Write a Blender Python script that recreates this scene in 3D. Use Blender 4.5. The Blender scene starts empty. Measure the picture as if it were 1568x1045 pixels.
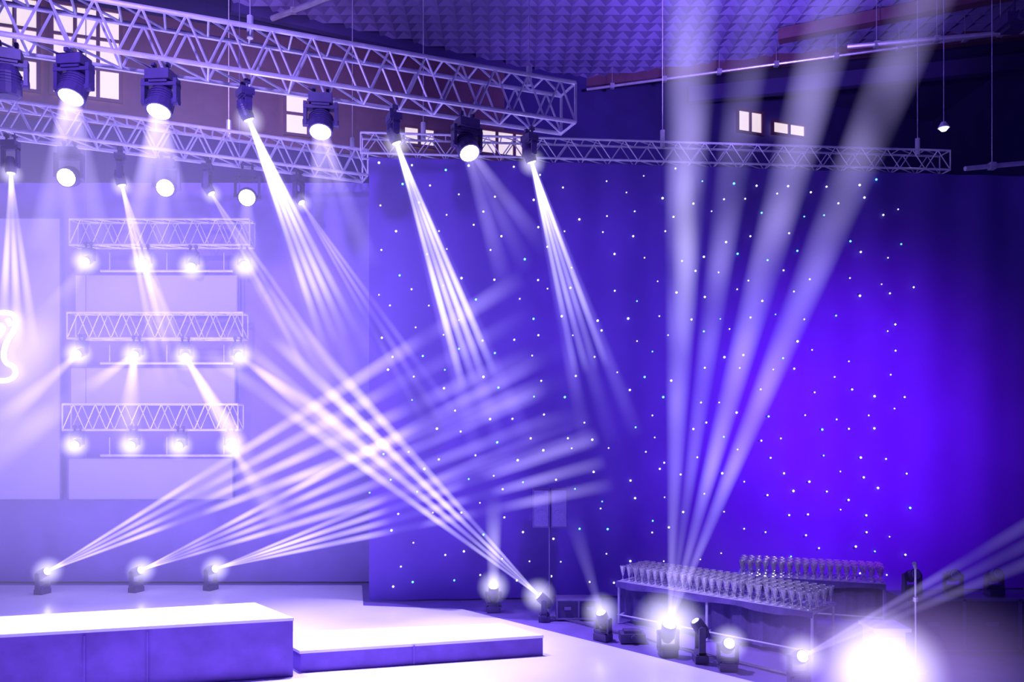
import bpy, bmesh, math, random
from mathutils import Vector, Matrix
random.seed(7)
scene=bpy.context.scene
scene.view_settings.view_transform='Standard'
scene.view_settings.look='None'
scene.view_settings.exposure=0.0
V=Vector
# ------------------------------------------------------------ materials
def mat(name,col,rough=.5,metal=0.0,emis=None,es=0.0,var=.12,scale=6.0,bump=0.0,spec=.5,sample=True):
    m=bpy.data.materials.new(name); m.use_nodes=True
    nt=m.node_tree; b=nt.nodes['Principled BSDF']
    b.inputs['Roughness'].default_value=rough
    b.inputs['Metallic'].default_value=metal
    b.inputs['Specular IOR Level'].default_value=spec
    tc=nt.nodes.new('ShaderNodeTexCoord')
    n=nt.nodes.new('ShaderNodeTexNoise'); n.inputs['Scale'].default_value=scale; n.inputs['Detail'].default_value=3
    nt.links.new(tc.outputs['Object'],n.inputs['Vector'])
    r=nt.nodes.new('ShaderNodeValToRGB')
    r.color_ramp.elements[0].position=.3; r.color_ramp.elements[1].position=.7
    r.color_ramp.elements[0].color=tuple(c*(1-var) for c in col)+(1,)
    r.color_ramp.elements[1].color=tuple(min(1,c*(1+var)) for c in col)+(1,)
    nt.links.new(n.outputs['Fac'],r.inputs['Fac']); nt.links.new(r.outputs['Color'],b.inputs['Base Color'])
    if bump>0:
        bn=nt.nodes.new('ShaderNodeBump'); bn.inputs['Strength'].default_value=bump; bn.inputs['Distance'].default_value=.02
        nt.links.new(n.outputs['Fac'],bn.inputs['Height']); nt.links.new(bn.outputs['Normal'],b.inputs['Normal'])
    if emis:
        b.inputs['Emission Color'].default_value=tuple(emis)+(1,); b.inputs['Emission Strength'].default_value=es
        if not sample:
            try: m.cycles.emission_sampling='NONE'
            except Exception: pass
    return m
M_alu=mat('aluminium',(.76,.74,.88),.35,.4)
M_black=mat('black_plastic',(.08,.05,.2),.45)  # violet tint puts the look of lit haze into the base colour
M_lens=mat('lamp_lens',(.9,.9,1),.2,emis=(.86,.84,1),es=10)
M_lens_dim=mat('lamp_lens_dim',(.6,.6,.9),.2,emis=(.7,.66,1),es=3,sample=False)
M_floor=mat('hall_floor',(.17,.11,.42),.35,scale=2)
M_white=mat('stage_vinyl_floor',(.78,.76,.90),.22,var=.04,scale=1.2)
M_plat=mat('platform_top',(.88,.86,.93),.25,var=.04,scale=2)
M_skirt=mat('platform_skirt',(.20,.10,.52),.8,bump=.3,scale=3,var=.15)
M_curtain=mat('star_curtain_velvet',(.15,.075,.50),.95,scale=.5,var=.12,spec=.1)
M_drape=mat('stage_drape',(.28,.20,.66),.9,scale=1,spec=.1)
M_panel=mat('led_panel',(.42,.36,.8),.5,emis=(.38,.32,1),es=.12,var=.05,scale=1.5,sample=False)
M_wall=mat('hall_wall_paint',(.07,.04,.26),.85,scale=1.5)
M_wood=mat('wood_beam',(.24,.10,.18),.6,scale=3)
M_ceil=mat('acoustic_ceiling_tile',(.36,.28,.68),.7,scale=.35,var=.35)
M_ceild=mat('ceiling_slab',(.10,.06,.30),.8,scale=1)
M_pane=mat('window_pane',(.9,.85,.7),.3,emis=(1,.86,.76),es=.75,var=.1,sample=False)
M_cloth=mat('table_cloth',(.09,.05,.30),.85,scale=10)
M_top=mat('table_top',(.45,.40,.75),.4)
M_star=mat('star_led',(.9,.9,1),.3,emis=(.72,.86,1),es=2.0,sample=False)
M_starb=mat('star_led_cyan',(.3,.8,1),.3,emis=(.15,.75,1),es=2.0,sample=False)
M_logo=mat('logo_neon',(1,1,1),.3,emis=(.95,.93,1),es=1.6,sample=False)
M_grille=mat('speaker_grille',(.20,.14,.50),.6,scale=60,bump=.4)
M_spk=mat('speaker_cabinet',(.12,.07,.34),.5)
M_lect=mat('lectern_acrylic',(.55,.5,.9),.25)
M_cable=mat('steel_cable',(.22,.18,.45),.5,.4)
def glassmat():
    m=bpy.data.materials.new('drinking_glass'); m.use_nodes=True; nt=m.node_tree
    for n in list(nt.nodes): nt.nodes.remove(n)
    o=nt.nodes.new('ShaderNodeOutputMaterial'); mx=nt.nodes.new('ShaderNodeMixShader')
    t=nt.nodes.new('ShaderNodeBsdfTransparent'); g=nt.nodes.new('ShaderNodeBsdfPrincipled')
    t.inputs[0].default_value=(.93,.92,1,1); g.inputs['Roughness'].default_value=.15; g.inputs[0].default_value=(.9,.87,1,1); g.inputs['Metallic'].default_value=.4
    f=nt.nodes.new('ShaderNodeFresnel'); f.inputs[0].default_value=1.9
    n=nt.nodes.new('ShaderNodeTexNoise'); n.inputs['Scale'].default_value=20
    a=nt.nodes.new('ShaderNodeMath'); a.operation='MULTIPLY_ADD'; a.inputs[1].default_value=.7
    nt.links.new(n.outputs['Fac'],a.inputs[0]); nt.links.new(f.outputs[0],a.inputs[2])
    nt.links.new(a.outputs[0],mx.inputs[0]); nt.links.new(t.outputs[0],mx.inputs[1]); nt.links.new(g.outputs[0],mx.inputs[2])
    nt.links.new(mx.outputs[0],o.inputs['Surface']); return m
M_glass=glassmat()
# ------------------------------------------------------------ mesh helpers
def finish(bm,name,mats,loc=(0,0,0),smooth=False):
    me=bpy.data.meshes.new(name); bm.normal_update(); bm.to_mesh(me); bm.free()
    for m in (mats if isinstance(mats,(list,tuple)) else [mats]): me.materials.append(m)
    if smooth:
        for p in me.polygons: p.use_smooth=True
    ob=bpy.data.objects.new(name,me); ob.location=loc; bpy.context.collection.objects.link(ob); return ob
def frame(d):
    d=V(d).normalized(); u=V((0,0,1)) if abs(d.z)<.95 else V((0,1,0))
    a=d.cross(u).normalized(); b=d.cross(a).normalized(); return a,b,d
def tube(bm,a,b,r,seg=6,r2=None,mi=0,cap=True,capmi=None):
    a=V(a);b=V(b); r2=r if r2 is None else r2
    x,y,d=frame(b-a)
    A=[];B=[]
    for i in range(seg):
        t=2*math.pi*i/seg; o=x*math.cos(t)+y*math.sin(t)
        A.append(bm.verts.new(a+o*r)); B.append(bm.verts.new(b+o*r2))
    for i in range(seg):
        j=(i+1)%seg; f=bm.faces.new((A[i],A[j],B[j],B[i])); f.material_index=mi
    if cap:
        f=bm.faces.new(A[::-1]); f.material_index=mi
        f=bm.faces.new(B); f.material_index=mi if capmi is None else capmi
def box(bm,c,size,ax=None,mi=0):
    c=V(c); ax=ax or (V((1,0,0)),V((0,1,0)),V((0,0,1)))
    vs=[]
    for sx in (-1,1):
        for sy in (-1,1):
            for sz in (-1,1):
                vs.append(bm.verts.new(c+ax[0]*(sx*size[0]/2)+ax[1]*(sy*size[1]/2)+ax[2]*(sz*size[2]/2)))
    for q in ((0,1,3,2),(4,6,7,5),(0,4,5,1),(2,3,7,6),(0,2,6,4),(1,5,7,3)):
        f=bm.faces.new([vs[i] for i in q]); f.material_index=mi
def prism(bm,pts,z0,z1,mi=0,topmi=None):
    A=[bm.verts.new((p[0],p[1],z0)) for p in pts]; B=[bm.verts.new((p[0],p[1],z1)) for p in pts]
    n=len(pts)
    for i in range(n):
        j=(i+1)%n; f=bm.faces.new((A[i],A[j],B[j],B[i])); f.material_index=mi
    bm.faces.new(A[::-1]).material_index=mi
    bm.faces.new(B).material_index=mi if topmi is None else topmi
# ------------------------------------------------------------ truss
def truss(name,p0,p1,z0,h,w,pitch,rc=.035,rb=.018,hang=None):
    bm=bmesh.new(); a=V((p0[0],p0[1],0)); b=V((p1[0],p1[1],0)); d=(b-a); L=d.length; d.normalize()
    s=V((-d.y,d.x,0))*(w/2)
    C=[(-1,0),(1,0),(-1,1),(1,1)]
    def P(t,k): return a+d*t+s*C[k][0]+V((0,0,z0+h*C[k][1]))
    for k in range(4): tube(bm,P(0,k),P(L,k),rc,8)
    n=max(2,int(round(L/pitch))); st=L/n
    for i in range(n):
        t0=i*st; t1=t0+st; tm=t0+st/2
        for (lo,hi) in ((0,2),(1,3)):
            tube(bm,P(t0,lo),P(tm,hi),rb,5,cap=False); tube(bm,P(tm,hi),P(t1,lo),rb,5,cap=False)
        for (lo,hi) in ((0,1),(2,3)):
            tube(bm,P(t0,lo),P(t1,hi),rb,5,cap=False)
            tube(bm,P(t0,lo),P(t0,hi),rb,5,cap=False)
    for t in (0,L):
        for (u,v) in ((0,1),(2,3),(0,2),(1,3)): tube(bm,P(t,u),P(t,v),rb*1.3,6)
    if hang:
        for t in hang:
            q=a+d*(L*t)
            tube(bm,q+V((0,0,z0+h)),q+V((0,0,14.0)),.008,5)
            tube(bm,q+V((0,0,z0+h-.05)),q+V((0,0,z0+h+.3)),.05,8)
    return finish(bm,name,M_alu)
truss('lighting_truss',(-9.2,10.48),(1.02,14.5),8.91,.70,.60,.62,.04,.02,hang=(.15,.5,.93))
truss('lighting_truss',(-11.5,13.37),(-3.12,17.0),8.77,.52,.5,.5,.035,.018,hang=(.3,.7,.97))
truss('curtain_truss',(-3.0,15.95),(9.2,17.0),8.90,.40,.36,.55,.024,.012,hang=(.1,.5,.95))
for z,x0,x1 in ((7.38,-9.45,-5.6),(5.38,-9.5,-5.75),(3.42,-9.6,-5.85)):
    truss('stage_truss',(x0,17.25),(x1,17.25),z,.55,.34,.48,.026,.013)
for z in (6.9,4.88,2.86):
    bm=bmesh.new(); tube(bm,(-9.0,17.5,z),(-6.1,17.5,z),.03,8)
    for x in (-8.8,-7.55,-6.3): tube(bm,(x,17.5,z),(x,17.5,z+.4),.012,6)
    finish(bm,'light_bar',M_alu)
bm=bmesh.new()
for x in (-9.3,-5.95): tube(bm,(x,17.46,2.8),(x,17.46,14.0),.01,6)
finish(bm,'suspension_cables',M_cable)
# ------------------------------------------------------------ beams (self-emitting volumes that imitate lamplight in haze)
def empty(name):
    e=bpy.data.objects.new(name,None); bpy.context.collection.objects.link(e); return e
E_BEAM=empty('light_beams'); E_HAZE=empty('stage_haze_glow')  # parents of the emission volumes imitating beams, lit haze and glare
COL=(.44,.34,1.0)
def fan(src,end,n,spread,r1,S,p,parent=None,r0=.02,col=COL,clump=.9):
    """n parallel gobo rays leaving one lamp; one wedge-shaped emission volume, each ray a soft cone"""
    src=V(src);end=V(end); d=end-src; Ln=d.length; d.normalize()
    s=d.cross(V((0,1,0))).normalized(); w=d.cross(s).normalized()
    m=bpy.data.materials.new('haze_beam'); m.use_nodes=True; nt=m.node_tree
    for q in list(nt.nodes): nt.nodes.remove(q)
    L=nt.links.new
    def mth(op,a,b=None,clamp=False,c=None):
        k=nt.nodes.new('ShaderNodeMath'); k.operation=op; k.use_clamp=clamp
        for i,x in enumerate((a,b,c)):
            if x is None: continue
            if isinstance(x,(int,float)): k.inputs[i].default_value=x
            else: L(x,k.inputs[i])
        return k.outputs[0]
    tc=nt.nodes.new('ShaderNodeTexCoord'); sp=nt.nodes.new('ShaderNodeSeparateXYZ'); L(tc.outputs['Object'],sp.inputs[0])
    x,y,z=sp.outputs
    t=mth('DIVIDE',z,Ln)
    r=mth('MULTIPLY_ADD',t,r1-r0,c=r0)
    if n>1:
        sg=mth('MULTIPLY_ADD',t,spread/(n-1),c=.0005)
        k=mth('ROUND',mth('ADD',mth('DIVIDE',x,sg),(n-1)/2+ .0))
        k=mth('MINIMUM',mth('MAXIMUM',k,0.0),float(n-1))
        dx=mth('SUBTRACT',x,mth('MULTIPLY',mth('SUBTRACT',k,(n-1)/2),sg))
        boost=mth('MULTIPLY_ADD',mth('SUBTRACT',1.0,mth('DIVIDE',sg,r),True),float(n-1)*.7,c=1.0)
        vary=mth('MULTIPLY_ADD',mth('SINE',mth('MULTIPLY_ADD',k,2.3,c=random.uniform(0,6))),.2,c=.9)
        boost=mth('MULTIPLY',boost,vary)
    else: dx=x
    rr=mth('DIVIDE',mth('ADD',mth('MULTIPLY',dx,dx),mth('MULTIPLY',y,y)),mth('MULTIPLY',r,r))
    e=mth('DIVIDE',mth('MULTIPLY',mth('SUBTRACT',1.0,rr,True),mth('POWER',mth('SUBTRACT',1.0,t,True),p)),r)
    if n>1: e=mth('MULTIPLY',e,boost)
    if clump>0:
        ns=nt.nodes.new('ShaderNodeTexNoise'); ns.inputs['Scale'].default_value=.9; ns.inputs['Detail'].default_value=0
        ge=nt.nodes.new('ShaderNodeNewGeometry'); L(ge.outputs['Position'],ns.inputs['Vector'])
        e=mth('MULTIPLY',e,mth('MAXIMUM',mth('MULTIPLY_ADD',mth('SUBTRACT',ns.outputs['Fac'],.5),clump*3,c=1.0),.15))
    e=mth('MULTIPLY',e,S)
    em=nt.nodes.new('ShaderNodeEmission'); em.inputs[0].default_value=col+(1,); L(e,em.inputs['Strength'])
    o=nt.nodes.new('ShaderNodeOutputMaterial'); L(em.outputs[0],o.inputs['Volume'])
    try: m.cycles.volume_step_rate=1.0
    except Exception: pass
    bm=bmesh.new(); rows=[]
    for (tt,rad) in ((0,r0),(1,r1)):
        hx=spread/2*tt if n>1 else 0
        pts=[]
        for i in range(8):
            a=math.pi/8+i*math.pi/4; cx=math.cos(a)*rad*1.08; cy=math.sin(a)*rad*1.08
            pts.append(bm.verts.new((cx+(hx if cx>0 else -hx),cy,tt*Ln)))
        rows.append(pts)
    for i in range(8):
        j=(i+1)%8; bm.faces.new((rows[0][i],rows[0][j],rows[1][j],rows[1][i]))
    bm.faces.new(rows[0][::-1]); bm.faces.new(rows[1])
    ob=finish(bm,'light_beam',m); ob.parent=E_BEAM
    y2=d.cross(s)
    M=Matrix(((s.x,y2.x,d.x,src.x),(s.y,y2.y,d.y,src.y),(s.z,y2.z,d.z,src.z),(0,0,0,1)))
    ob.matrix_basis=M
    return ob
def beam(src,end,r0=.03,r1=.2,S=1.0,p=1.0,col=COL,parent=None,clump=.9):
    return fan(src,end,1,0,r1,S,p,parent,max(r0,.04*r1),col,clump)
def haze(c,rad,S,col=COL,parent=None,name='haze_glow',power=1.5):  # glowing ellipsoid: emission imitates lit haze, nothing scatters light
    m=bpy.data.materials.new('haze_glow_volume'); m.use_nodes=True; nt=m.node_tree
    for n in list(nt.nodes): nt.nodes.remove(n)
    L=nt.links.new
    tc=nt.nodes.new('ShaderNodeTexCoord'); ln=nt.nodes.new('ShaderNodeVectorMath'); ln.operation='LENGTH'
    L(tc.outputs['Object'],ln.inputs[0])
    a=nt.nodes.new('ShaderNodeMath'); a.operation='SUBTRACT'; a.inputs[0].default_value=1; a.use_clamp=True; L(ln.outputs['Value'],a.inputs[1])
    b=nt.nodes.new('ShaderNodeMath'); b.operation='POWER'; b.inputs[1].default_value=power; L(a.outputs[0],b.inputs[0])
    rm=(rad[0]+rad[1]+rad[2])/3
    c2=nt.nodes.new('ShaderNodeMath'); c2.operation='MULTIPLY'; c2.inputs[1].default_value=S/rm; L(b.outputs[0],c2.inputs[0])
    em=nt.nodes.new('ShaderNodeEmission'); em.inputs[0].default_value=col+(1,); L(c2.outputs[0],em.inputs['Strength'])
    o=nt.nodes.new('ShaderNodeOutputMaterial'); L(em.outputs[0],o.inputs['Volume'])
    try: m.cycles.volume_step_rate=2.0
    except Exception: pass
    bm=bmesh.new(); bmesh.ops.create_icosphere(bm,subdivisions=2 if rm<1.5 else 3,radius=1)
    ob=finish(bm,name,m)
    ob.parent=E_HAZE
    ob.matrix_basis=Matrix.Translation(V(c))@Matrix.Diagonal((rad[0],rad[1],rad[2],1))
    return ob
# ------------------------------------------------------------ moving heads
def moving_head(loc,target,hang=False,k=1.0,lr=.10,lens=M_lens,name='moving_head_light',drop=.42):
    loc=V(loc); aim=(V(target)-loc).normalized(); s=-1 if hang else 1
    bm=bmesh.new()
    h=V((aim.x,aim.y,0)); h=h.normalized() if h.length>.05 else V((0,-1,0))
    side=V((-h.y,h.x,0))
    up=V((0,0,s))
    dp=drop*k
    ax=(side,h,V((0,0,1)))
    box(bm,-up*(dp-.07*k),(.34*k,.26*k,.14*k),ax,0)
    box(bm,-up*(dp-.155*k),(.26*k,.2*k,.04*k),ax,0)
    if not hang:
        for a in (-1,1):
            for b in (-1,1): tube(bm,-up*dp+side*a*.12*k+h*b*.09*k,-up*(dp-.03*k)+side*a*.12*k+h*b*.09*k,.02*k,6)
    else:
        for a in (-1,1):
            tube(bm,-up*dp+side*a*.1*k,-up*(dp+.14)+side*a*.1*k,.022,6)
            box(bm,-up*(dp+.1)+side*a*.1*k,(.05,.09,.06),ax,0)
    hr=max(.13*k,lr*1.12)
    for a in (-1,1):
        box(bm,side*a*(hr+.045*k)-up*(dp*.5-.07*k),(.05*k,.13*k,dp-.08*k),ax,0)
        tube(bm,side*a*(hr-.02),side*a*(hr+.08*k),.055*k,10)
    box(bm,-up*(dp-.19*k),(2*hr+.14*k,.15*k,.05*k),ax,0)
    tube(bm,-aim*.22*k,-aim*.12*k,hr*.6,16,hr*.92)
    tube(bm,-aim*.12*k,aim*.10*k,hr*.92,16,hr)
    for j in range(4): tube(bm,-aim*(.10-.04*j)*k,-aim*(.085-.04*j)*k,hr*1.02,16)
    tube(bm,aim*.10*k,aim*.17*k,hr,16,max(lr*1.1,hr*.9))
    tube(bm,aim*.165*k,aim*.185*k,lr,18,lr*.8,mi=1)
    ob=finish(bm,name,[M_black,lens],loc)
    return ob,loc+aim*.19*k
T1=[((-7.12,11.30,8.36),(-7.2,11.5,5),'w0'),((-6.35,11.60,8.41),(-6.45,10.6,6.0),'w'),((-5.28,12.03,8.38),(-5.33,11.2,6.2),'w'),
    ((-4.16,12.47,8.42),(-2.88,13.5,4.94),'b'),((-3.08,12.89,8.38),(-2.95,12.0,6.5),'w'),((-1.97,13.33,8.36),(-.56,14.0,4.25),'b'),
    ((-.78,13.80,8.33),(-.2,12.8,6.7),'w'),((.31,14.23,8.34),(1.5,15.0,4.5),'b')]
for i,(l,t,kd) in enumerate(T1):
    if kd=='w0': moving_head(l,t,True,1.05,.16,M_black)
    elif kd=='w':
        ob,s=moving_head(l,t,True,1.08,.175)
        e={1:(-6.45,11.7,6.0),2:(-5.37,12.2,6.1),4:(-2.75,13,6.0),6:(.3,14,6.2)}[i]
        fan(s,e,3,.95,.22,.6 if i<3 else .26,.9,ob,r0=.14,col=(.56,.46,1))
    else:
        ob,s=moving_head(l,t,True,.8,.08)
        fan(s,t,4,.60,.10,{3:2.3,5:2.1,7:1.0}[i],1.1,ob,r0=.03,col=(.70,.65,1))
        haze(s,(.28,)*3,1.2,(.8,.75,1),ob,name='lamp_glare_halo')  # emissive ball imitating glare around the lens
        fan(s,V(t)+(V(t)-V(l))*.35,3,1.0,.2,.17,.6,ob,r0=.05)
T2=[((-9.05,14.44,8.2),(-8.95,14.5,4.9),'b'),((-8.19,14.8,8.12),(-7.2,8.5,5.5),'w'),((-7.42,15.14,8.19),(-6.5,15.5,4.3),'b'),
    ((-6.68,15.46,8.12),(-4.8,8.5,5.5),'w'),((-5.99,15.76,8.2),(-3.4,16.0,3.9),'b'),((-5.31,16.05,8.1),(-3.3,9,5.5),'w'),((-4.39,16.45,8.2),(-1.3,15.4,3.5),'b')]
for i,(l,t,kd) in enumerate(T2):
    if kd=='w':
        ob,s=moving_head(l,t,True,.95,.165,drop=.55)
        beam(s,V(l)+V((.15,-.5,-2.6)),.1,.55,.2,1,(.5,.4,1),ob)
    else:
        ob,s=moving_head(l,t,True,.75,.07,drop=.6)
        fan(s,t,3,.6,.11,{0:1.1,2:.6,4:.25,6:.28}[i],.8,ob,r0=.03,col=(.56,.47,1))
        haze(s,(.24,)*3,1.1,(.8,.75,1),ob,name='lamp_glare_halo')  # lens glare imitated by a small emission volume
rows=[[(-9.02,7.05),(-7.82,7.0),(-6.8,6.98),(-5.71,6.96)],[(-9.16,5.08),(-8.0,5.05),(-6.96,5.03),(-5.84,5.03)],[(-9.26,3.14),(-8.07,3.13),(-7.06,3.12),(-5.99,3.12)]]
rb={(0,0):[((-9.9,15.2,3.7),.75,.42,.7)],(0,1):[((-6.95,16.3,5.1),.35,.65,.8)],(0,2):[],(0,3):[((-3.5,15.8,4.2),.5,.22,.6)],
    (1,0):[((-11.5,15.5,2.2),.5,.45,.4)],(1,1):[((-7.9,16.4,3.1),.35,.8,.9),((-10.4,15.2,2.6),.5,.32,.4)],(1,2):[((-4.7,16.2,1.7),.42,1.15,.7)],(1,3):[((-1.58,14.8,2.2),.45,.5,.35)],
    (2,0):[],(2,1):[],(2,2):[],(2,3):[((-4.5,16,1.4),.3,.6,.8)]}
for r,row in enumerate(rows):
    for c,(x,z) in enumerate(row):
        tg=rb[(r,c)][0][0] if rb[(r,c)] else (x+.1,16.4,1.5)
        l=V((x,17.05,z)); mid=V(tg)+V((0,-4.5,0))
        ob,s=moving_head(l,mid,True,.62,.085,drop=.4)
        haze(s,(.34,)*3,1.8,(.8,.75,1),ob,name='lamp_glare_halo')  # glare of each row lamp put in as a glowing ball
        for (t,r1,S,p) in rb[(r,c)]: beam(s,t,.06,r1,S,p,(.52,.42,1),ob,clump=1.2)
def floor_head(l,t,k=.75,lr=.08,halo=.35,hs=1.6):
    l=V(l); dr=l.z/k
    ob,s=moving_head(l,t,False,k,lr,drop=dr)
    if halo: haze(s,(halo,)*3,hs,(.75,.7,1),ob,name='lamp_glare_halo')  # self-lit sphere standing in for floor lamp glare
    return ob,s
FC=(.54,.44,1)
ob,s=floor_head((-9.8,16.7,.42),(.37,14,5.2)); fan(s,(.6,14.0,5.25),4,1.9,.21,.70,.75,ob,col=FC,clump=1.25)
ob,s=floor_head((-7.94,16.9,.42),(1.1,13.8,3.96)); fan(s,(1.2,13.8,4.1),4,1.6,.19,.60,.65,ob,col=FC,clump=1.25)
ob,s=floor_head((-6.44,17.1,.42),(1.26,13.5,3.05)); fan(s,(1.5,13.4,3.1),4,1.2,.15,.58,.6,ob,col=FC,clump=1.4)
ob,s=floor_head((.58,14.4,.36),(-4.8,14.8,5.3)); fan(s,(-5.2,15.0,5.5),4,1.6,.18,.78,.6,ob,col=(.62,.54,1),clump=1.5)
ob,s=floor_head((-.35,15.1,.34),(-.3,14.6,2.4)); beam(s,(-.35,15.0,2.2),.12,.2,1.1,1,(.7,.62,1),ob)
ob,s=floor_head((1.49,13.1,.34),(1.0,12.6,1.8)); beam(s,(1.0,13.3,2.0),.06,.2,.3,1,COL,ob)
ob,s=floor_head((2.38,12.2,.36),(2.6,11.2,3),lr=.1,halo=.6,hs=2.2)
for (x,S,r) in ((3.2,.44,.60),(4.45,.24,.48),(6.0,.40,.60),(7.7,.36,.62)):
    beam(s,(x,14,12.2),.03,r,S,.45,(.50,.42,1),ob,clump=.9)
haze((2.84,13.1,6.3),(.24,.24,1.8),.95,(.8,.75,.95),name='beam_bright_patch',power=1.0)  # added glowing ellipsoid imitating the bright stretch of the first beam
ob,s=floor_head((2.80,11.9,.5),(2.3,11.9,1.2),lr=.06,halo=0)
ob,s=floor_head((3.10,11.5,.34),(3.0,9.5,1.6),halo=.3)
ob,s=floor_head((3.89,10.85,.36),(4.1,8.5,1.4)); fan(s,(8.2,11.7,2.1),3,.6,.14,.17,.5,ob,clump=1.0)
ob,s=floor_head((4.75,10.35,.34),(3.5,5.0,1.5),lr=.12,halo=.85,hs=3.2); haze(s,(2.6,1.1,1.3),1.5,(.48,.30,1),ob,name='lamp_glare_halo',power=1.8)  # two emission volumes imitate the glare and violet glow around this lamp
# ------------------------------------------------------------ room
bm=bmesh.new(); prism(bm,[(-16,-2),(15,-2),(15,29),(-16,29)],-.2,-.012); finish(bm,'floor',M_floor)
bm=bmesh.new(); prism(bm,[(-15.5,17.6),(-3.3,17.6),(-2.9,15.6),(-.95,15.3),(5.9,8.3),(5.9,4.5),(-15.5,4.5)],-.012,0); finish(bm,'stage_floor_sheet',M_white)
def wall(name,a,b,z0,z1,m,th=.2):
    a=V((a[0],a[1],0)); b=V((b[0],b[1],0)); d=(b-a).normalized(); n=V((-d.y,d.x,0))
    bm=bmesh.new(); prism(bm,[a,b,b+n*th,a+n*th],z0,z1); return finish(bm,name,m)
WA=V((-12.2,19.0,0)); WD=V((23.9,8.5,0)); WN=V((-8.5,23.9,0)).normalized(); wd=WD.normalized()
wall('wall_back',WA-WD*.16,WA+WD*1.14,0,14.4,M_wall)
wall('wall_left',(-16,-2),(-16,17.6),0,14.4,M_wall)
wall('wall_right',(15,28.6),(15,-2),0,14.4,M_wall)
bm=bmesh.new(); prism(bm,[(-16,-2),(15,-2),(15,29),(-16,29)],14.4,14.6); finish(bm,'ceiling',M_ceild)
bm=bmesh.new()
c=(WA-WD*.13+WA+WD*.5)/2-WN*.05
box(bm,c+V((0,0,12.35)),(WD.length*.63,.08,2.9),(wd,WN,V((0,0,1))))
for i in range(24): box(bm,c+wd*(WD.length*.63*((i+.5)/24-.5))-WN*.05+V((0,0,12.35)),(.05,.03,2.9),(wd,WN,V((0,0,1))))
finish(bm,'wood_cladding',M_wood)
wi=0
def window(t,w,z0,z1,nx,nz,m=M_pane):
    global wi
    wi+=1
    bm=bmesh.new(); c=WA+WD*t-WN*.16; ax=(wd,WN,V((0,0,1)))
    box(bm,c+V((0,0,(z0+z1)/2)),(w,.03,z1-z0),ax,1)
    for i in range(nx+1): box(bm,c-WN*.03+wd*(w*(i/nx-.5))+V((0,0,(z0+z1)/2)),(.08,.08,z1-z0+.08),ax,0)
    for i in range(nz+1): box(bm,c-WN*.03+V((0,0,z0+(z1-z0)*i/nz)),(w,.07,.07),ax,0)
    return finish(bm,'window_%d'%wi,[M_wood,m])
window(.005,1.5,11.5,13.7,3,3); window(.075,1.5,11.5,13.7,3,3); window(-.06,1.2,11.5,13.7,3,3)
window(.27,.6,11.2,12.3,1,2); window(.40,.9,11.3,11.8,2,1); window(.50,1.6,11.3,12.0,3,1)
window(.83,.95,13.0,13.7,2,1); window(.89,1.3,13.1,13.5,2,1)
# coffered acoustic ceiling
bm=bmesh.new(); cs=.42
P1=V((-6.3,20.1)); P2=V((1.95,24.3)); P3=V((14.5,20.7))
def side2(a,b,p): return (b.x-a.x)*(p.y-a.y)-(b.y-a.y)*(p.x-a.x)
x=-9.0
while x<14.5:
    y=12.0
    while y<24.6:
        p=V((x+cs/2,y+cs/2))
        if side2(P1,P2,p)<0 and side2(P2,P3,p)<0:
            z=14.0
            v=[bm.verts.new(q) for q in ((x,y,z),(x+cs,y,z),(x+cs,y+cs,z),(x,y+cs,z))]
            ap=bm.verts.new((x+cs*.5,y+cs*.5,z+.10))
            for i in range(4): bm.faces.new((v[(i+1)%4],v[i],ap))
        y+=cs
    x+=cs
finish(bm,'ceiling_coffers',M_ceil)
def bar(name,a,b,w,h,m):
    a=V(a);b=V(b); d=(b-a).normalized(); s=V((-d.y,d.x,0)).normalized(); u=d.cross(s)
    bm=bmesh.new(); box(bm,(a+b)/2,((b-a).length,w,h),(d,s,u)); return finish(bm,name,m)
bar('trim_1',(-7,19.9,13.95),(1.95,24.35,13.95),.2,.3,M_ceild)
bar('trim_2',(1.95,24.35,13.95),(14.4,20.9,13.95),.25,.35,M_wood)
bar('trim_3',(5.5,24.9,13.8),(14.6,22.6,13.8),.25,.45,M_ceild)
bar('trim_4',(7.0,21.0,13.75),(14.6,17.6,13.75),.3,.3,M_wood)
def rail(name,a,b,r,m=M_alu):
    bm=bmesh.new(); tube(bm,a,b,r,8); a=V(a);b=V(b); n=int((b-a).length/1.6)
    for i in range(n+1):
        q=a+(b-a)*((i+.5)/(n+1)); tube(bm,q,q+V((0,0,13.95-q.z)),.008,5); box(bm,q,(.12,.12,.14))
    return finish(bm,name,m)
rail('ceiling_rail',(8.3,19.8,12.9),(13.2,17.9,12.5),.06)
rail('ceiling_rail',(-6.0,20.0,13.7),(-2.2,17.9,13.8),.07)
rail('ceiling_rail',(2.2,23.5,13.4),(13.6,19.5,13.3),.04)
rail('ceiling_rail',(9.4,16.6,8.85),(13.0,17.0,9.3),.05)
bm=bmesh.new(); c=V((11.3,18.0,12.6)); box(bm,c,(.6,.5,.22)); box(bm,c+V((0,0,-.15)),(.4,.35,.1)); tube(bm,c+V((0,-.25,0)),c+V((0,-.36,0)),.09,12,capmi=0)
tube(bm,c,c+V((0,0,1.35)),.03,8)
for i in range(6): box(bm,c+V((-.25+.1*i,0,.13)),(.03,.5,.05))
finish(bm,'ceiling_projector',M_black)
bm=bmesh.new(); tube(bm,(8.85,16.4,9.72),(8.85,16.4,13.95),.008,6); tube(bm,(8.85,16.4,9.74),(8.85,16.4,9.62),.05,12,.12); tube(bm,(8.85,16.4,9.62),(8.85,16.4,9.56),.1,12,.05,mi=1)
finish(bm,'pendant_lamp',[M_alu,M_lens_dim])
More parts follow.
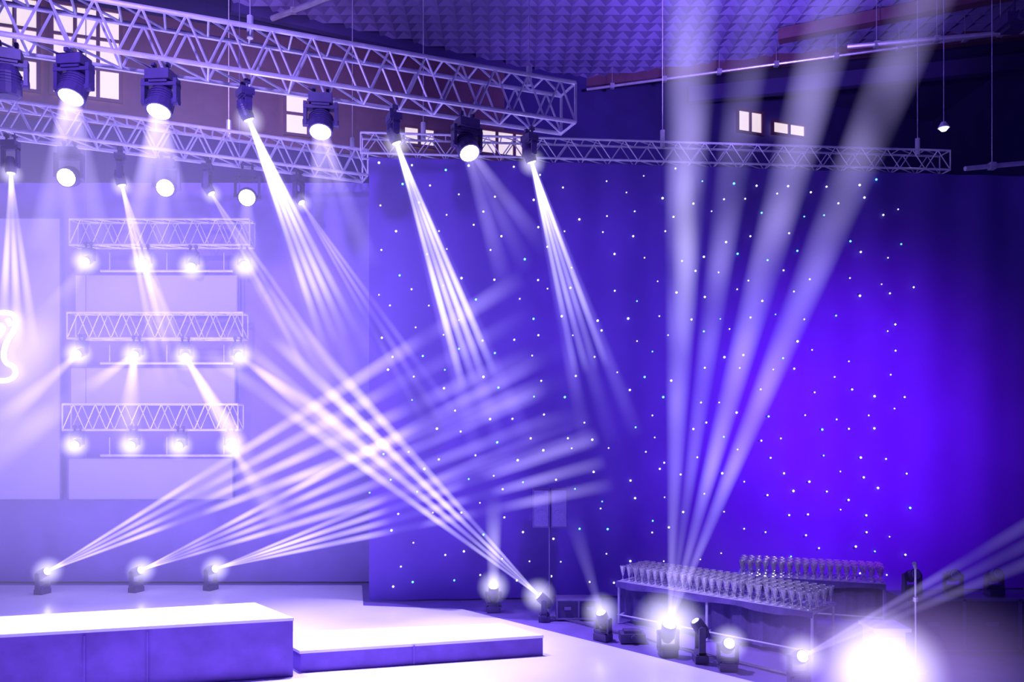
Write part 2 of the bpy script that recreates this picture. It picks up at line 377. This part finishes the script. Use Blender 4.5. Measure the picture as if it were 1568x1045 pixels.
# ------------------------------------------------------------ curtains
def curtain(name,a,b,z0,z1,m,per=.45,amp=.07,step=.06):
    a=V((a[0],a[1],0)); b=V((b[0],b[1],0)); d=(b-a); L=d.length; d.normalize(); n=V((-d.y,d.x,0))
    bm=bmesh.new(); N=int(L/step); zs=[z0,z0+(z1-z0)*.33,z0+(z1-z0)*.66,z1]; G=[]
    for i in range(N+1):
        t=L*i/N; row=[]
        for k,z in enumerate(zs):
            o=amp*math.sin(2*math.pi*t/per+.5*math.sin(t*1.3))+amp*.4*math.sin(2*math.pi*t/(per*2.7)+k*.4)
            row.append(bm.verts.new(a+d*t+n*o+V((0,0,z))))
        G.append(row)
    for i in range(N):
        for k in range(3): bm.faces.new((G[i][k],G[i+1][k],G[i+1][k+1],G[i][k+1]))
    return finish(bm,name,m,smooth=True)
CA=V((-2.85,15.95,0)); CB=V((8.7,17.0,0)); CE=CA+(CB-CA)*1.48
curtain('star_curtain',CA,CE,.02,8.88,M_curtain,1.1,.02)
curtain('stage_backdrop_drape',(-15.2,17.9),(-2.6,17.9),.02,8.95,M_drape,.9,.012)
bm=bmesh.new(); cd=(CB-CA).normalized(); cn=V((-cd.y,cd.x,0)); L=(CB-CA).length
r=0; z=.45
while z<8.7:
    t=.25+(r%2)*.36
    while t<L-.2:
        if random.random()<.88:
            p=CA+cd*(t+random.uniform(-.16,.16)+.1*math.sin(z*2))+V((0,0,z+random.uniform(-.16,.16)))-cn*.07
            n0=len(bm.faces); bmesh.ops.create_icosphere(bm,subdivisions=1,radius=random.uniform(.015,.027),matrix=Matrix.Translation(p))
            if random.random()<.2:
                bm.faces.ensure_lookup_table()
                for f in bm.faces[n0:]: f.material_index=1
        t+=.66
    z+=.41; r+=1
finish(bm,'star_lights',[M_star,M_starb])
# ------------------------------------------------------------ LED panels
def panel(x0,x1,z0,z1,y=17.7):
    bm=bmesh.new(); box(bm,((x0+x1)/2,y,(z0+z1)/2),(x1-x0,.08,z1-z0),mi=0)
    for z in (z0,z1): box(bm,((x0+x1)/2,y-.02,z),(x1-x0,.1,.03),mi=1)
    for x in (x0,x1): box(bm,(x,y-.02,(z0+z1)/2),(.03,.1,z1-z0),mi=1)
    return finish(bm,'led_wall_panel',[M_panel,M_cable])
panel(-13.6,-9.95,1.87,8.1); panel(-9.65,-6.05,6.0,6.85); panel(-9.75,-6.1,3.98,4.8); panel(-9.8,-6.15,1.87,2.8)
cu=bpy.data.curves.new('illuminated_logo','CURVE'); cu.dimensions='3D'; cu.bevel_depth=.055; cu.bevel_resolution=2
for pts in ([(-11.6,5.95),(-11.2,6.0),(-10.95,5.98),(-10.84,5.85),(-10.9,5.6),(-11.05,5.4),(-11.15,5.1),(-11.1,4.88),(-10.9,4.82),(-10.86,4.62),(-11.02,4.5),(-11.3,4.5),(-11.6,4.42)],
            [(-11.6,5.72),(-11.3,5.75),(-11.12,5.68),(-11.2,5.5),(-11.4,5.35),(-11.6,5.3)],[(-11.05,5.85),(-10.98,5.72)]):
    s_=cu.splines.new('NURBS'); s_.points.add(len(pts)-1); s_.order_u=3; s_.use_endpoint_u=True
    for i,(x,z) in enumerate(pts): s_.points[i].co=(x,17.52,z,1)
lo=bpy.data.objects.new('illuminated_logo',cu); bpy.context.collection.objects.link(lo); cu.materials.append(M_logo)
# ------------------------------------------------------------ platforms
def platform(name,fl,fr,br,bl,z,seams):
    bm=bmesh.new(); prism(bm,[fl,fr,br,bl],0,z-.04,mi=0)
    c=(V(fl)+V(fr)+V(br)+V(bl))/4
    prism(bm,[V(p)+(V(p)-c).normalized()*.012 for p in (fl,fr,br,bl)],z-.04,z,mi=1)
    f0=V(fl+(0,)) ; f1=V(fr+(0,)); d=(f1-f0).normalized(); n=V((d.y,-d.x,0))
    for s in seams:
        q=f0+(f1-f0)*s+n*.008; box(bm,q+V((0,0,z*.47)),(.025,.02,z*.88),(d,n,V((0,0,1))),0)
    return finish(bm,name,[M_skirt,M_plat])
platform('stage_platform',(-9.8,9.45),(-3.06,11.18),(-3.92,12.15),(-10.4,10.4),.82,(.38,.73,.62))
platform('stage_step',(-3.0,11.35),(.47,12.2),(-.17,12.95),(-3.80,12.35),.31,(.45,))
# ------------------------------------------------------------ speaker on a stand
bm=bmesh.new(); c=V((.72,15.25,1.95))
for dx in (-.17,.17):
    box(bm,c+V((dx,0,0)),(.31,.32,.74),mi=0); box(bm,c+V((dx,-.17,0)),(.27,.02,.68),mi=1)
    tube(bm,c+V((dx,-.175,.17)),c+V((dx,-.19,.17)),.1,14,mi=1); tube(bm,c+V((dx,-.175,-.15)),c+V((dx,-.19,-.15)),.12,14,mi=1)
tube(bm,(.72,15.25,.1),(.72,15.25,1.6),.022,8,mi=0)
for a in range(3):
    t=a*2*math.pi/3+.4; tube(bm,(.72,15.25,.55),(.72+.4*math.cos(t),15.25+.36*math.sin(t),.015),.014,6,mi=0)
finish(bm,'speaker_on_stand',[M_spk,M_grille])
bm=bmesh.new(); box(bm,(1.2,14.6,.2),(.8,.4,.36))
for x in (.81,1.2,1.59): box(bm,(x,14.39,.2),(.03,.02,.36),mi=1)
for z in (.03,.37): box(bm,(1.2,14.39,z),(.82,.03,.03),mi=1)
for x in (1.0,1.4): box(bm,(x,14.38,.22),(.12,.02,.05),mi=1)
finish(bm,'flight_case',[M_black,M_cable])
bm=bmesh.new(); box(bm,(1.95,13.0,.08),(.4,.3,.14)); box(bm,(1.95,13.0,.17),(.28,.2,.05)); tube(bm,(1.95,12.85,.1),(1.95,12.8,.1),.04,10); finish(bm,'power_box',M_black)
# ------------------------------------------------------------ tables with glasses
def table(name,a,b,w,h=.75):
    a=V(a+(0,));b=V(b+(0,)); d=(b-a).normalized(); n=V((-d.y,d.x,0)); L=(b-a).length
    Z=V((0,0,1)); ax=(d,n,Z); c=(a+b)/2+n*w/2; bm=bmesh.new()
    box(bm,c+Z*(h-.02),(L,w,.04),ax,0)
    m=max(2,int(L/1.2))
    for i in range(m+1):
        for s in (.04,w-.04): 
            q=a+d*(.03+(L-.06)*i/m)+n*s; tube(bm,q,q+Z*(h-.04),.022,8,mi=0)
        q=a+d*(.03+(L-.06)*i/m); tube(bm,q+n*.04+Z*.15,q+n*(w-.04)+Z*.15,.015,6,mi=0)
    for s in (.04,w-.04): tube(bm,a+n*s+Z*.15,b+n*s+Z*.15,.016,6,mi=0)
    N=int(L/.04); prev=None
    for i in range(N+1):
        t=L*i/N; o=.03*math.sin(t*16)+.015*math.sin(t*37)
        q=a+d*t+n*(.16+o); u=(bm.verts.new(q+Z*.06),bm.verts.new(q+Z*(h-.04)))
        if prev: f=bm.faces.new((prev[0],u[0],u[1],prev[1])); f.material_index=1
        prev=u
    N=int(L/.05); prev=None
    for i in range(N+1):
        t=L*i/N; o=.012*math.sin(t*14); dz=.10+.02*math.sin(t*5)
        q=a+d*t-n*(.015-o); u=(bm.verts.new(q+Z*(h-dz)),bm.verts.new(a+d*t-n*.004+Z*(h+.002)))
        if prev: f=bm.faces.new((prev[0],u[0],u[1],prev[1])); f.material_index=1
        prev=u
    finish(bm,name,[M_top,M_cloth])
    return a,d,n,L
prof=[(.044,0),(.040,.012),(.008,.03),(.006,.085),(.016,.10),(.026,.15),(.050,.265),(.044,.262),(.012,.13)]
def glasses(tables,name='crystal_trophy_cups'):
    bm=bmesh.new(); sg=8
    for (a,d,n,L,w,h,nr,pit) in tables:
        N=int(L/pit)
        for i in range(N):
            for k in range(nr):
                if random.random()<.04: continue
                c=a+d*(.08+(L-.16)*i/(N-1)+(k%2)*.03)+n*(.09+(w-.18)*k/(nr-1))+V((0,0,h+.003))
                pr=[]
                for (rr,z) in prof:
                    ring=[bm.verts.new(c+V((rr*1.1*math.cos(2*math.pi*j/sg),rr*1.1*math.sin(2*math.pi*j/sg),z))) for j in range(sg)]
                    if pr:
                        for j in range(sg): bm.faces.new((pr[j],pr[(j+1)%sg],ring[(j+1)%sg],ring[j]))
                    pr=ring
    return finish(bm,name,M_glass)
t1=table('banquet_table',(1.85,14.2),(4.44,11.8),.9)
t2=table('banquet_table',(4.15,14.75),(6.5,13.9),.8)
glasses([t1+(.9,.752,6,.135),t2+(.8,.752,5,.135)])
# ------------------------------------------------------------ right side things
bm=bmesh.new(); c=V((5.25,11.3,0)) 
box(bm,c+V((0,0,.33)),(.42,.4,.66),mi=0); box(bm,c+V((0,-.02,.68)),(.52,.5,.05),mi=0); box(bm,c+V((0,-.21,.35)),(.34,.02,.45),mi=1)
box(bm,c+V((.12,-.225,.42)),(.05,.02,.1),mi=1)
finish(bm,'lectern',[M_lect,M_top])
bm=bmesh.new(); tube(bm,(5.75,11.4,.02),(5.75,11.4,1.5),.014,8); tube(bm,(5.75,11.4,0),(5.75,11.4,.03),.16,16); tube(bm,(5.75,11.4,1.0),(5.75,11.4,1.06),.035,10)
tube(bm,(5.75,11.4,1.48),(5.68,11.3,1.56),.025,8,.03); finish(bm,'microphone_stand',M_alu)
bm=bmesh.new(); box(bm,(7.4,12.7,.42),(2.6,.7,.8)); 
for x in (6.12,6.98,7.84,8.68): box(bm,(x,12.34,.42),(.04,.03,.82),mi=1)
for z in (.03,.82): box(bm,(7.4,12.34,z),(2.62,.03,.04),mi=1)
for x in (6.5,7.4,8.3): box(bm,(x,12.33,.45),(.2,.02,.06),mi=1)
finish(bm,'flight_case',[M_black,M_cable])
for x in (6.35,7.0,7.65,8.3):
    moving_head((x,12.7,.825+.3),(x+random.uniform(-.6,.6),11.0,1.5+random.uniform(0,.6)),False,.72,.08,M_grille,drop=.416)
cu=bpy.data.curves.new('floor_cables','CURVE'); cu.dimensions='3D'; cu.bevel_depth=.012
for k in range(3):
    s_=cu.splines.new('NURBS'); P=[(.7+.05*k+ i*.42+random.uniform(-.05,.05),14.75-i*.47+random.uniform(-.12,.12)) for i in range(9)]
    s_.points.add(len(P)-1); s_.order_u=3; s_.use_endpoint_u=True
    for i,(x,y) in enumerate(P): s_.points[i].co=(x,y,.013,1)
o=bpy.data.objects.new('floor_cables',cu); bpy.context.collection.objects.link(o); cu.materials.append(M_black)
# ------------------------------------------------------------ haze glow (emission volume)
haze((-8.0,14.8,5.0),(9.0,2.2,7.4),2.4,(.46,.36,1))  # emissive ellipsoid that paints a pale glow over stage left
# ------------------------------------------------------------ lights
def spot(loc,tgt,W,col,ang=60,blend=.6,rad=.12,name='stage_or_fill_spot'):
    l=bpy.data.lights.new(name,'SPOT'); l.energy=W; l.color=col; l.spot_size=math.radians(ang); l.spot_blend=blend; l.shadow_soft_size=rad
    o=bpy.data.objects.new(name,l); o.location=loc; o.rotation_euler=(V(tgt)-V(loc)).to_track_quat('-Z','Y').to_euler(); bpy.context.collection.objects.link(o)
LV=(.53,.43,1); VI=(.36,.02,1)
spot((-6.4,11.2,8.0),(-6.5,11.3,0),4000,LV,64); spot((-3.0,12.5,8.0),(-3.0,12.3,0),5000,LV,60)
spot((-.8,13.4,8.0),(.3,11.5,0),4200,LV,56); spot((-5.3,11.7,8.0),(-4.5,10.5,0),3200,LV,62)
spot((7.2,11.5,3.5),(6.9,16.8,3.2),2700,VI,95,1,.3)
spot((2.0,8,9),(1.5,16,4.0),1600,(.27,.09,1),70,1,.3)  # added front-of-house fill on the curtain, no lamp modelled
spot((-5,5,9.5),(-5.2,15,8.6),4000,(.38,.26,1),56,1,.3)  # unseen front-of-house fill, added to brighten the trusses
spot((4,13,9.6),(5,21,14.3),3000,(.36,.22,1),82,1,.3)  # added uplight for the ceiling, no fixture at this point
spot((-4,13,10.5),(-8,19.5,12.5),700,(.6,.35,.9),90,1,.3)  # fill spot on the upper wall and cladding, added without a fixture
spot((2.6,10.8,3.2),(3.6,13.2,.9),400,(.7,.6,1),60,.8,.1)  # extra fill above the table, added to brighten the trophy cups
w=bpy.data.worlds.new('world'); scene.world=w; w.use_nodes=True
bg=w.node_tree.nodes['Background']; bg.inputs[0].default_value=(.09,.012,.6,1); bg.inputs[1].default_value=.28
# ------------------------------------------------------------ camera
cam=bpy.data.cameras.new('camera'); cam.sensor_width=36; cam.lens=28.125; cam.shift_y=160/1920
co=bpy.data.objects.new('camera',cam); co.location=(0,0,3.5); co.rotation_euler=(math.radians(90),0,0)
bpy.context.collection.objects.link(co); scene.camera=co; cam.clip_end=200
